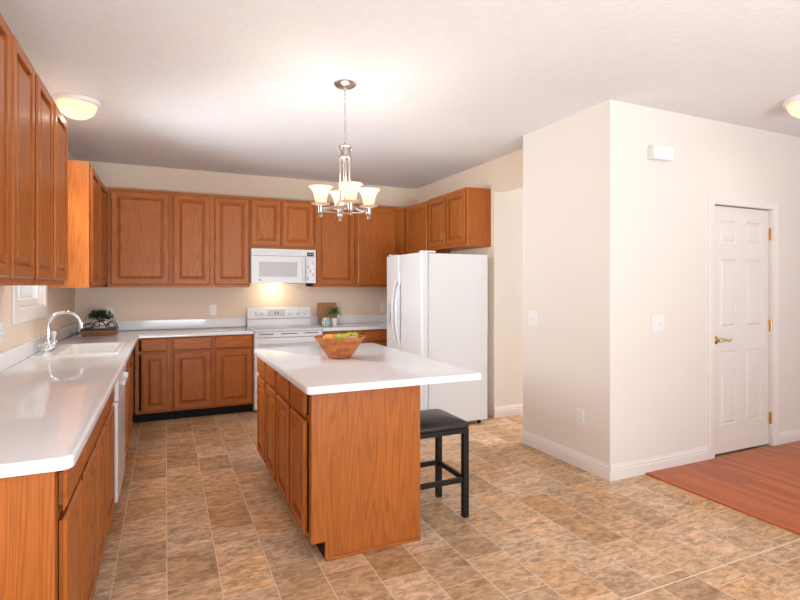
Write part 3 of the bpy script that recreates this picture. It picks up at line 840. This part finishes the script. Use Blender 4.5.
obj('oven_handle', MB().tube([(RX0+0.06, -0.656, 0.765), (RX0+0.065, -0.69, 0.77), (RX0+0.09, -0.70, 0.77), (RX1-0.09, -0.70, 0.77), (RX1-0.065, -0.69, 0.77), (RX1-0.06, -0.656, 0.765)], 0.012), APPL, od, smooth=SM)
obj('storage_drawer', MB().box(RX0+0.002, RX1-0.002, -0.645, -0.616, 0.06, 0.232, 0.006), APPL, rg)

# ------------------------------------------------------------------ microwave
MX0, MX1, MZ0, MZ1, MY = 1.777, 2.533, 1.438, 1.838, -0.385
mw = thing('microwave', 'white over-the-range microwave hanging above the stove', 'microwave', ((MX0+MX1)/2, -0.2, MZ0))
obj('microwave_body', MB().box(MX0, MX1, MY+0.03, -0.003, MZ0, MZ1, 0.003), APPL, mw)
vg = MB().box(MX0, MX1, MY, MY+0.029, 1.757, MZ1, 0.004)
vgo = obj('vent_grille', vg, APPL, mw)
for k in range(4):
    obj('grille_slot', MB().box(MX0+0.03, MX0+0.58, MY-0.0008, MY+0.002, 1.774+k*0.014, 1.777+k*0.014), APPG, vgo)
md = obj('microwave_door', MB().box(MX0, MX0+0.628, MY, MY+0.029, MZ0, 1.753, 0.004), APPL, mw)
obj('door_window', MB().box(MX0+0.085, MX0+0.53, MY-0.001, MY+0.001, 1.512, 1.685), APPW, md)
obj('door_handle', MB().tube([(MX0+0.60, MY+0.001, 1.475), (MX0+0.60, MY-0.028, 1.49), (MX0+0.60, MY-0.032, 1.6), (MX0+0.60, MY-0.028, 1.705), (MX0+0.60, MY+0.001, 1.72)], 0.010), APPL, md, smooth=SM)
lg = MB(); ycyl(lg, MX0+0.095, 1.475, [(0.011, MY-0.0002), (0.011, MY-0.0015)], 16)
obj('badge', lg, GREY, md)
cp = obj('control_panel', MB().box(MX0+0.632, MX1, MY, MY+0.029, MZ0, 1.753, 0.004), APPL, mw)
obj('display', MB().box(MX0+0.648, MX0+0.728, MY-0.0015, MY+0.001, 1.762, 1.806), BLACKG, vgo)
dg_ = MB()
for k in range(4): dg_.box(MX0+0.662+k*0.015, MX0+0.671+k*0.015, MY-0.0022, MY-0.0014, 1.777, 1.791)
obj('display_digits', dg_, APPG, vgo)
for r in range(5):
    for c_ in range(3):
        obj('keypad_button', MB().box(MX0+0.650+c_*0.027, MX0+0.672+c_*0.027, MY-0.0012, MY+0.001, 1.475+r*0.047, 1.508+r*0.047, 0.0005), PLAST if (r+c_) % 3 else APPG, cp)
obj('hood_lamp', MB().box(MX0+0.23, MX0+0.37, -0.26, -0.205, MZ0-0.008, MZ0-0.0005), LENS, mw)
obj('hood_filter', MB().box(MX0+0.42, MX1-0.06, -0.30, -0.08, MZ0-0.004, MZ0-0.0005), APPG, mw)
obj('plug_box', MB().box(MX1-0.09, MX1-0.015, -0.31, -0.25, MZ0-0.036, MZ0-0.0005, 0.003), KICK, mw)
area('hood_lamp_light', (MX0+0.30, -0.20, MZ0-0.03), (math.radians(58), 0, 0), 0.16, 0.05, 1.1, (1.0, 0.80, 0.58))

# ------------------------------------------------------------------ refrigerator
FY0, FY1, FXF, FXB = -2.035, -1.165, 3.125, 3.885
fr = thing('refrigerator', 'white side-by-side refrigerator standing against the right wall', 'refrigerator', (3.5, -1.6, 0))
obj('fridge_body', MB().box(3.205, FXB, FY0+0.004, FY1-0.004, 0.045, 1.725, 0.004), APPL, fr)
ys = -1.512
def fdoor(a, b):
    pts = round_poly([(FXF, a), (3.196, a), (3.196, b), (FXF, b)], [0.022, 0.004, 0.004, 0.022])
    return MB().prism(pts, 0.075, 1.732, 0.006, 0.006)
fd = obj('fridge_door', fdoor(FY0, ys-0.003), APPL, fr, smooth=math.radians(35))
zd = obj('freezer_door', fdoor(ys+0.003, FY1), APPL, fr, smooth=math.radians(35))
obj('door_gasket', MB().box(3.1965, 3.2045, FY0+0.012, FY1-0.012, 0.085, 1.72), GREY, fr)
for p, yy in ((fd, ys-0.045), (zd, ys+0.045)):
    hp = []
    for k in range(13):
        f = k/12
        hp.append((FXF - 0.004 - 0.052*math.sin(math.pi*f)**0.6, yy + (0.012 if yy > ys else -0.012)*(1-2*abs(f-0.5))*0, 0.78 + 0.68*f))
    obj('door_handle', MB().tube(hp, [0.012+0.005*math.sin(math.pi*k/12) for k in range(13)], 10), APPL, p, smooth=SM)
dp = obj('ice_dispenser', MB().box(FXF-0.004, FXF+0.002, -1.43, -1.22, 0.95, 1.23, 0.002), APPL, zd)
obj('dispenser_recess', MB().box(FXF-0.0055, FXF-0.003, -1.415, -1.235, 0.975, 1.135), APPG, dp)
obj('dispenser_panel', MB().box(FXF-0.0055, FXF-0.003, -1.415, -1.235, 1.15, 1.215), APPG, dp)
obj('dispenser_paddle', MB().box(FXF-0.012, FXF-0.0055, -1.345, -1.305, 1.03, 1.12, 0.002), GREY, dp)
for a, b in ((FY0+0.03, FY0+0.085), (FY1-0.085, FY1-0.03)):
    obj('hinge_cover', MB().box(3.14, 3.30, a, b, 1.7325, 1.752, 0.005), APPL, fr)
obj('kick_grille', MB().box(3.16, 3.204, FY0+0.01, FY1-0.01, 0.012, 0.07, 0.003), GREY, fr)
for x in (3.27, 3.82):
    for y in (FY0+0.06, FY1-0.06):
        obj('foot', MB().lathe(x, y, [(0.022, 0.001), (0.022, 0.02), (0.012, 0.022), (0.012, 0.045)], 14, 0, True, True), BLACKM, fr)

# ------------------------------------------------------------------ stool
st = thing('bar_stool', 'black backless bar stool with padded seat pulled up to the island', 'stool', (2.385, -3.60, 0))
SX, SXE, SYN, SYF = 2.195, 2.565, -3.79, -3.42
L = 0.036
for x in (SX, SXE-L):
    for y in (SYN, SYF-L):
        obj('leg', MB().box(x, x+L, y, y+L, 0.001, 0.515, 0.002), BLACKM, st)
obj('seat_apron', MB().box(SX, SXE, SYN, SYN+0.03, 0.516, 0.545, 0.002).box(SX, SXE, SYF-0.03, SYF, 0.516, 0.545, 0.002)
    .box(SX, SX+0.03, SYN+0.03, SYF-0.03, 0.516, 0.545, 0.002).box(SXE-0.03, SXE, SYN+0.03, SYF-0.03, 0.516, 0.545, 0.002), BLACKM, st)
sm = MB(); rings = []
for i, z in ((0.004, 0.546), (-0.006, 0.551), (-0.008, 0.566), (-0.002, 0.577), (0.012, 0.586), (0.05, 0.598), (0.10, 0.605), (0.15, 0.608)):
    rings.append([(x, y, z) for x, y in round_poly([(SX+i, SYN+i), (SXE-i, SYN+i), (SXE-i, SYF-i), (SX+i, SYF-i)], 0.025)])
sm.loops(rings)
obj('seat_cushion', sm, LEATHER, st, smooth=math.radians(60))
for a in ((SX+L, SXE-L, SYN+0.008, SYN+0.028, 0.215), (SX+L, SXE-L, SYF-0.028, SYF-0.008, 0.215)):
    obj('stretcher', MB().box(a[0], a[1], a[2], a[3], a[4], a[4]+0.03, 0.002), BLACKM, st)
for x in (SX+0.008, SXE-0.028):
    obj('stretcher', MB().box(x, x+0.02, SYN+L, SYF-L, 0.215, 0.245, 0.002), BLACKM, st)

# ------------------------------------------------------------------ chandelier
CX, CY = 1.970, -3.20
ch = thing('chandelier', 'brushed nickel chandelier with four lit bell shades hanging over the island', 'chandelier', (CX, CY, C))
obj('ceiling_canopy', MB().lathe(CX, CY, [(0.075, C-0.0005), (0.075, C-0.006), (0.062, C-0.020), (0.03, C-0.03), (0.012, C-0.034), (0.008, C-0.05)], cap0=True, cap1=True), NICKEL, ch, smooth=SM)
chain = MB()
z = C-0.045; k = 0
while z > 2.365:
    lp = []
    for q in range(12):
        a = 2*math.pi*q/12
        u, v = 0.0065*math.cos(a), 0.017*math.sin(a)
        lp.append((CX+u, CY, z-0.017+v) if k % 2 else (CX, CY+u, z-0.017+v))
    chain.tube(lp, 0.0018, 6, closed=True)
    z -= 0.0285; k += 1
obj('hanging_chain', chain, NICKEL, ch, smooth=SM)
obj('power_cord', MB().tube([(CX+0.004*math.sin(i*1.3), CY+0.004*math.cos(i*1.3), C-0.05-i*(C-0.05-2.34)/16) for i in range(17)], 0.0018, 6), PLAST, ch)
hub = MB().lathe(CX, CY, [(0.006, 2.36), (0.009, 2.345), (0.038, 2.340), (0.042, 2.332), (0.036, 2.326), (0.036, 2.275), (0.042, 2.268), (0.042, 2.258), (0.02, 2.252)], cap0=True, cap1=True)
for a in range(4):
    q = 0.79+a*math.pi/2
    hub.ball((CX+0.047*math.cos(q), CY+0.047*math.sin(q), 2.315), 0.008, u=8, v=6)
obj('hub', hub, NICKEL, ch, smooth=SM)
fwd = Vector((0.413, 0.911)); rt = Vector((0.911, -0.413))
RR = 0.162
dirs = []
for l, d in ((24, 8), (8, -24), (-24, -8), (-8, 24)):
    v = (rt*l + fwd*d).normalized(); dirs.append(v)
ring = [(CX+(RR-0.012)*math.cos(a*math.pi/24), CY+(RR-0.012)*math.sin(a*math.pi/24), 1.913) for a in range(48)]
obj('ring', MB().tube(ring, 0.007, 8, closed=True), NICKEL, ch, smooth=SM)
for v in dirs:
    w = (v*0.031)
    obj('rod', MB().tube([(CX+w.x, CY+w.y, 2.26), (CX+w.x, CY+w.y, 2.02), (CX+v.x*0.034, CY+v.y*0.034, 1.975), (CX+v.x*0.06, CY+v.y*0.06, 1.935), (CX+v.x*0.10, CY+v.y*0.10, 1.916), (CX+v.x*RR*0.9, CY+v.y*RR*0.9, 1.913)], 0.0065, 8), NICKEL, ch, smooth=SM)
for i, v in enumerate(dirs):
    x, y = CX+v.x*RR, CY+v.y*RR
    a = obj('lamp_holder', MB().lathe(x, y, [(0.004, 1.856), (0.012, 1.862), (0.012, 1.870), (0.007, 1.876), (0.013, 1.885), (0.018, 1.893), (0.018, 1.938), (0.012, 1.944)], 16, 0, True, True), NICKEL, ch, smooth=SM)
    obj('drip_dish', MB().lathe(x, y, [(0.019, 1.937), (0.04, 1.939), (0.058, 1.945), (0.062, 1.950), (0.058, 1.949), (0.04, 1.943), (0.019, 1.941)], 24), SHADE, a, smooth=SM)
    obj('glass_shade', MB().lathe(x, y, [(0.020, 1.952), (0.030, 1.954), (0.036, 1.963), (0.040, 1.983), (0.046, 2.008), (0.055, 2.031), (0.067, 2.048), (0.078, 2.057), (0.077, 2.059), (0.065, 2.050), (0.052, 2.033), (0.043, 2.009), (0.037, 1.984), (0.031, 1.960)], 28), SHADE, a, smooth=SM)
    obj('light_bulb', MB().ball((x, y, 2.000), 0.020, sz=1.3, u=14, v=10).lathe(x, y, [(0.011, 1.950), (0.011, 1.983)], 12), BULB, a, smooth=SM)
    l = bpy.data.lights.new('bulb_light', 'POINT'); l.energy = 3.6; l.color = (1.0, 0.91, 0.81); l.shadow_soft_size = 0.05
    lo = bpy.data.objects.new('bulb_light', l); COL.objects.link(lo); lo.location = (x, y, 2.08)

# ------------------------------------------------------------------ flush ceiling lights
def dome(label, x, y, r, watts):
    t = thing('ceiling_light', label, 'ceiling light', (x, y, C), 'flush ceiling lights')
    obj('ceiling_pan', MB().lathe(x, y, [(r, C-0.0005), (r+0.004, C-0.012), (r, C-0.028), (r-0.018, C-0.034), (r-0.022, C-0.028)], 36, 0, True), TRIM, t, smooth=SM)
    obj('glass_dome', MB().lathe(x, y, [(r-0.020, C-0.032), (r-0.026, C-0.06), (r-0.045, C-0.095), (r-0.085, C-0.125), (0.02, C-0.138)], 36, 0, False, True), DOMEG, t, smooth=math.radians(60))
    obj('light_bulb', MB().ball((x-0.045, y-0.02, C-0.07), 0.026, sx=1.3, u=14, v=10), BULB, t, smooth=SM)
    obj('light_bulb', MB().ball((x+0.045, y+0.02, C-0.07), 0.026, sx=1.3, u=14, v=10), BULB, t, smooth=SM)
    l = bpy.data.lights.new('dome_light', 'AREA'); l.shape = 'DISK'; l.size = 0.2; l.energy = watts; l.color = (1.0, 0.89, 0.76)
    lo = bpy.data.objects.new('dome_light', l); COL.objects.link(lo); lo.location = (x, y, C-0.15)
dome('lit flush ceiling light beside the tall left-wall cabinets', 0.297, -2.10, 0.148, 9.0)
dome('lit flush ceiling light at the right edge above the white door', 5.085, -4.315, 0.150, 1.5)

# ------------------------------------------------------------------ things on the walls
def plate(name, label, cat, face, pos, u, z, w, h, kind, group):
    P = mapper(face, pos)
    t = thing(name, label, cat, P(u, 0, z), group)
    b = MB(); pbox(b, P, u-w/2, u+w/2, 0.0006, 0.006, z-h/2, z+h/2, 0.002)
    obj('cover_plate', b, PLAST, t)
    if kind == 'outlet':
        for dz in (-0.02, 0.02):
            b = MB(); pbox(b, P, u-0.016, u+0.016, 0.006, 0.008, z+dz-0.014, z+dz+0.014, 0.002)
            r = obj('receptacle', b, PLAST, t)
            b = MB()
            for du in (-0.007, 0.007): pbox(b, P, u+du-0.0015, u+du+0.0015, 0.0078, 0.0085, z+dz-0.004, z+dz+0.006)
            obj('slots', b, GREY, r)
    else:
        n = kind
        for k in range(n):
            uu = u + (k-(n-1)/2)*0.046
            b = MB(); pbox(b, P, uu-0.005, uu+0.005, 0.006, 0.016, z-0.010, z+0.014, 0.002)
            obj('switch_toggle', b, PLAST, t)
    return t
plate('light_switch', 'white double switch plate on the wall left of the white door', 'light switch', '-y', YB, 4.292, 1.122, 0.135, 0.125, 2, 'switch plates')
plate('light_switch', 'white double switch plate high on the narrow wall left of the corner', 'light switch', '-x', XB, -2.851, 1.121, 0.12, 0.125, 2, 'switch plates')
plate('light_switch', 'white switch plate on the left wall at the picture edge, near the window', 'light switch', '+x', 0, -2.752, 1.136, 0.118, 0.122, 2, 'switch plates')
plate('wall_outlet', 'white outlet low on the narrow wall just above the baseboard', 'outlet', '-x', XB, -3.419, 0.395, 0.078, 0.122, 'outlet', 'wall outlets')
plate('wall_outlet', 'white outlet on the far wall behind the wooden tray plant', 'outlet', '-y', 0, 0.323, 1.112, 0.075, 0.118, 'outlet', 'wall outlets')
plate('wall_outlet', 'white outlet on the far wall just left of the stove', 'outlet', '-y', 0, 1.392, 1.122, 0.075, 0.120, 'outlet', 'wall outlets')
plate('wall_outlet', 'white outlet on the far wall beside the refrigerator', 'outlet', '-y', 0, 3.575, 1.112, 0.080, 0.122, 'outlet', 'wall outlets')
bx = thing('door_chime', 'white door chime box high on the wall left of the white door', 'door chime', (4.27, YB, 2.40))
obj('chime_base', MB().box(4.185, 4.385, YB-0.02, YB-0.0006, 2.36, 2.45, 0.003), PLAST, bx)
obj('chime_cover', MB().box(4.18, 4.39, YB-0.065, YB-0.0205, 2.355, 2.455, 0.006), PLAST, bx)

# ------------------------------------------------------------------ fruit bowl
BX, BY = 1.972, -3.08
prof = [(0.0, ZC+0.0006), (0.072, ZC+0.0006), (0.078, ZC+0.006), (0.098, ZC+0.035), (0.125, ZC+0.072), (0.152, ZC+0.110), (0.175, ZC+0.147),
        (0.172, ZC+0.150), (0.166, ZC+0.147), (0.143, ZC+0.110), (0.116, ZC+0.073), (0.088, ZC+0.037), (0.066, ZC+0.016), (0.0, ZC+0.012)]
prof = [(max(r, 0.0005), z) for r, z in prof]
tag(obj('fruit_bowl', MB().lathe(BX, BY, prof, 48, 0, True, True), ACACIA, None, (BX, BY, ZC), smooth=SM), 'flared wooden bowl full of fruit on the white island top', 'bowl')
def apple(label, mat, x, y, z, r, cat='apple', stem=True):
    t = thing(cat.replace(' ', '_'), label, cat, (x, y, z-r), 'fruit in the wooden bowl')
    b = MB(); rings = []; n = 14
    for i in range(1, n):
        a = math.pi*i/n
        rad = r*math.sin(a)*(1+0.06*math.cos(a)); zz = -r*0.92*math.cos(a)
        if stem and i > n-4: zz -= r*0.10*(i-(n-4))
        rings.append([(x+rad*math.cos(2*math.pi*k/20), y+rad*math.sin(2*math.pi*k/20), z+zz) for k in range(20)])
    b.loops(rings)
    obj('flesh', b, mat, t, smooth=math.radians(80))
    b = MB().tube([(x, y, z+r*0.62), (x+0.002, y, z+r*0.85), (x+0.006, y+0.002, z+r*1.08)] if stem else [(x, y, z+r*0.9), (x, y, z+r*0.95)], 0.002 if stem else 0.005, 6)
    obj('stem', b, SOIL, t)
apple('orange fruit at the left side of the wooden bowl', PEACH, BX-0.088, BY-0.03, ZC+0.130, 0.045, 'orange', False)
apple('green apple in the middle of the wooden bowl, front', GREENA, BX+0.0, BY-0.05, ZC+0.143, 0.044)
apple('blush pink apple between the two green apples in the bowl', PINKA, BX+0.052, BY-0.088, ZC+0.136, 0.033)
apple('green apple at the right side of the wooden bowl', GREENA, BX+0.095, BY+0.02, ZC+0.143, 0.043)
apple('yellow-orange fruit at the back of the wooden bowl', PEACH, BX-0.02, BY+0.07, ZC+0.124, 0.040, 'orange', False)

# ------------------------------------------------------------------ left tray with plant
tr = thing('wooden_tray', 'wooden tray with black scroll ironwork in the worktop corner', 'tray', (0.275, -0.47, ZC))
TX0, TX1, TY0, TY1, TZ = 0.125, 0.430, -0.585, -0.365, ZC+0.0006
obj('tray_base', MB().box(TX0+0.01, TX1-0.01, TY0+0.01, TY1-0.01, TZ, TZ+0.012), CRATE, tr)
obj('tray_side', MB().box(TX0, TX1, TY0, TY0+0.012, TZ, TZ+0.07, 0.002), CRATE, tr)
obj('tray_side', MB().box(TX0, TX1, TY1-0.012, TY1, TZ, TZ+0.07, 0.002), CRATE, tr)
obj('tray_side', MB().box(TX0, TX0+0.012, TY0+0.0125, TY1-0.0125, TZ, TZ+0.07, 0.002), CRATE, tr)
obj('tray_side', MB().box(TX1-0.012, TX1, TY0+0.0125, TY1-0.0125, TZ, TZ+0.07, 0.002), CRATE, tr)
obj('iron_band', MB().box(TX0-0.003, TX1+0.003, TY0-0.003, TY0-0.0005, TZ+0.05, TZ+0.066).box(TX0-0.003, TX0-0.0005, TY0, TY1, TZ+0.05, TZ+0.066).box(TX1+0.0005, TX1+0.003, TY0, TY1, TZ+0.05, TZ+0.066), IRON, tr)
for yy in (TY0+0.006, TY1-0.006):
    for cx_, rx, rz in ((TX0+0.055, 0.043, 0.042), (TX0+0.158, 0.060, 0.068), (TX1-0.048, 0.040, 0.058)):
        s = MB()
        s.tube([(cx_+rx*math.cos(a*math.pi/12), yy, TZ+0.072+rz*math.sin(a*math.pi/12)) for a in range(13)], 0.0048, 8)
        if rx > 0.05:
            s.tube([(cx_, yy, TZ+0.072), (cx_, yy, TZ+0.138)], 0.0035, 6)
            s.tube([(cx_-0.05, yy, TZ+0.103), (cx_-0.02, yy, TZ+0.092), (cx_, yy, TZ+0.105), (cx_+0.02, yy, TZ+0.092), (cx_+0.05, yy, TZ+0.103)], 0.0035, 6)
        obj('iron_scroll', s, IRON, tr, smooth=SM)

def foliage(n, c, spread, size, seedv, zmin):
    rnd = random.Random(seedv); mb = MB()
    b = bmesh.new()
    for i in range(n):
        a = rnd.uniform(0, 2*math.pi); el = rnd.uniform(-0.25, 1.4); rr_ = rnd.uniform(0.35, 1.0)
        p = Vector((c[0] + spread[0]*rr_*math.cos(a)*math.cos(el), c[1] + spread[1]*rr_*math.sin(a)*math.cos(el), max(zmin, c[2] + spread[2]*rr_*math.sin(el))))
        d = Vector((rnd.uniform(-1, 1), rnd.uniform(-1, 1), rnd.uniform(-0.3, 0.8))).normalized()
        s = d.cross(Vector((0, 0, 1)) + Vector((rnd.uniform(-.5, .5), rnd.uniform(-.5, .5), 0))).normalized()
        l = size*rnd.uniform(0.7, 1.2); w = l*0.36
        up = s.cross(d)*l*0.12
        q = [p, p+d*l*0.35+s*w*0.8+up, p+d*l, p+d*l*0.35-s*w*0.8+up]
        m = p+d*l*0.4
        vs = [b.verts.new(x) for x in q]; vm = b.verts.new(m)
        for j in range(4): b.faces.new((vs[j], vs[(j+1) % 4], vm))
    return mb.add(b)
PX, PY = 0.285, -0.475
pl = thing('potted_plant', 'dark green bushy plant in a round white pot inside the wooden tray', 'plant', (PX, PY, TZ+0.0125))
z0 = TZ+0.0128
obj('pot', MB().lathe(PX, PY, [(0.035, z0), (0.052, z0+0.02), (0.062, z0+0.06), (0.062, z0+0.09), (0.054, z0+0.122), (0.049, z0+0.122), (0.056, z0+0.09)], 28, 0, True), POT, pl, smooth=SM)
obj('soil', MB().lathe(PX, PY, [(0.054, z0+0.10), (0.052, z0+0.108)], 20, 0, True, True), SOIL, pl)
obj('foliage', foliage(420, (PX-0.012, PY+0.015, z0+0.155), (0.125, 0.080, 0.080), 0.036, 3, z0+0.132), LEAF, pl)
stm = MB()
for k in range(9):
    a = k*0.7
    stm.tube([(PX+0.01*math.cos(a), PY+0.01*math.sin(a), z0+0.105), (PX+0.04*math.cos(a), PY+0.035*math.sin(a), z0+0.15), (PX+0.085*math.cos(a), PY+0.06*math.sin(a), z0+0.175)], 0.0018, 5)
obj('stems', stm, LEAF, pl)

# ------------------------------------------------------------------ things right of the stove
cb_ = MB()
th = 0.018; zt = 0.272; lean = 0.05
pts = round_poly([(2.645, 0.0), (2.895, 0.0), (2.895, zt), (2.645, zt)], [0.012, 0.012, 0.022, 0.022])
rings = []
for w in (0.0, th):
    rings.append([(x, -0.078 - w + h/zt*lean, ZC+0.0008 + h + w*lean/zt) for x, h in pts])
cb_.loops(rings)
tag(obj('cutting_board', cb_, BOARD, None, (2.77, -0.08, ZC)), 'wooden cutting board leaning on the far wall right of the stove', 'cutting board')
cu = MB().lathe(2.668, -0.37, [(0.036, ZC+0.0006), (0.048, ZC+0.012), (0.055, ZC+0.05), (0.050, ZC+0.085), (0.042, ZC+0.103), (0.038, ZC+0.103), (0.046, ZC+0.084), (0.050, ZC+0.05), (0.040, ZC+0.014)], 28, 0, True, True)
tag(obj('ceramic_cup', cu, TEAL, None, (2.668, -0.37, ZC), smooth=SM), 'small teal and white patterned cup in front of the cutting board', 'cup')
hx_, hy_ = 2.778, -0.34
hp_ = thing('potted_plant', 'bright green herb in a small white pot by the cutting board', 'plant', (hx_, hy_, ZC))
obj('pot', MB().lathe(hx_, hy_, [(0.034, ZC+0.0006), (0.040, ZC+0.09), (0.040, ZC+0.096), (0.035, ZC+0.096), (0.033, ZC+0.08)], 24, 0, True, True), POT, hp_, smooth=SM)
obj('soil', MB().lathe(hx_, hy_, [(0.033, ZC+0.082), (0.032, ZC+0.088)], 18, 0, True, True), SOIL, hp_)
obj('foliage', foliage(170, (hx_, hy_, ZC+0.145), (0.10, 0.075, 0.085), 0.036, 11, ZC+0.098), LEAFB, hp_)
stm = MB()
for k in range(8):
    a = k*0.8
    stm.tube([(hx_+0.008*math.cos(a), hy_+0.008*math.sin(a), ZC+0.086), (hx_+0.03*math.cos(a), hy_+0.025*math.sin(a), ZC+0.13), (hx_+0.06*math.cos(a), hy_+0.045*math.sin(a), ZC+0.175)], 0.0016, 5)
obj('stems', stm, LEAFB, hp_)
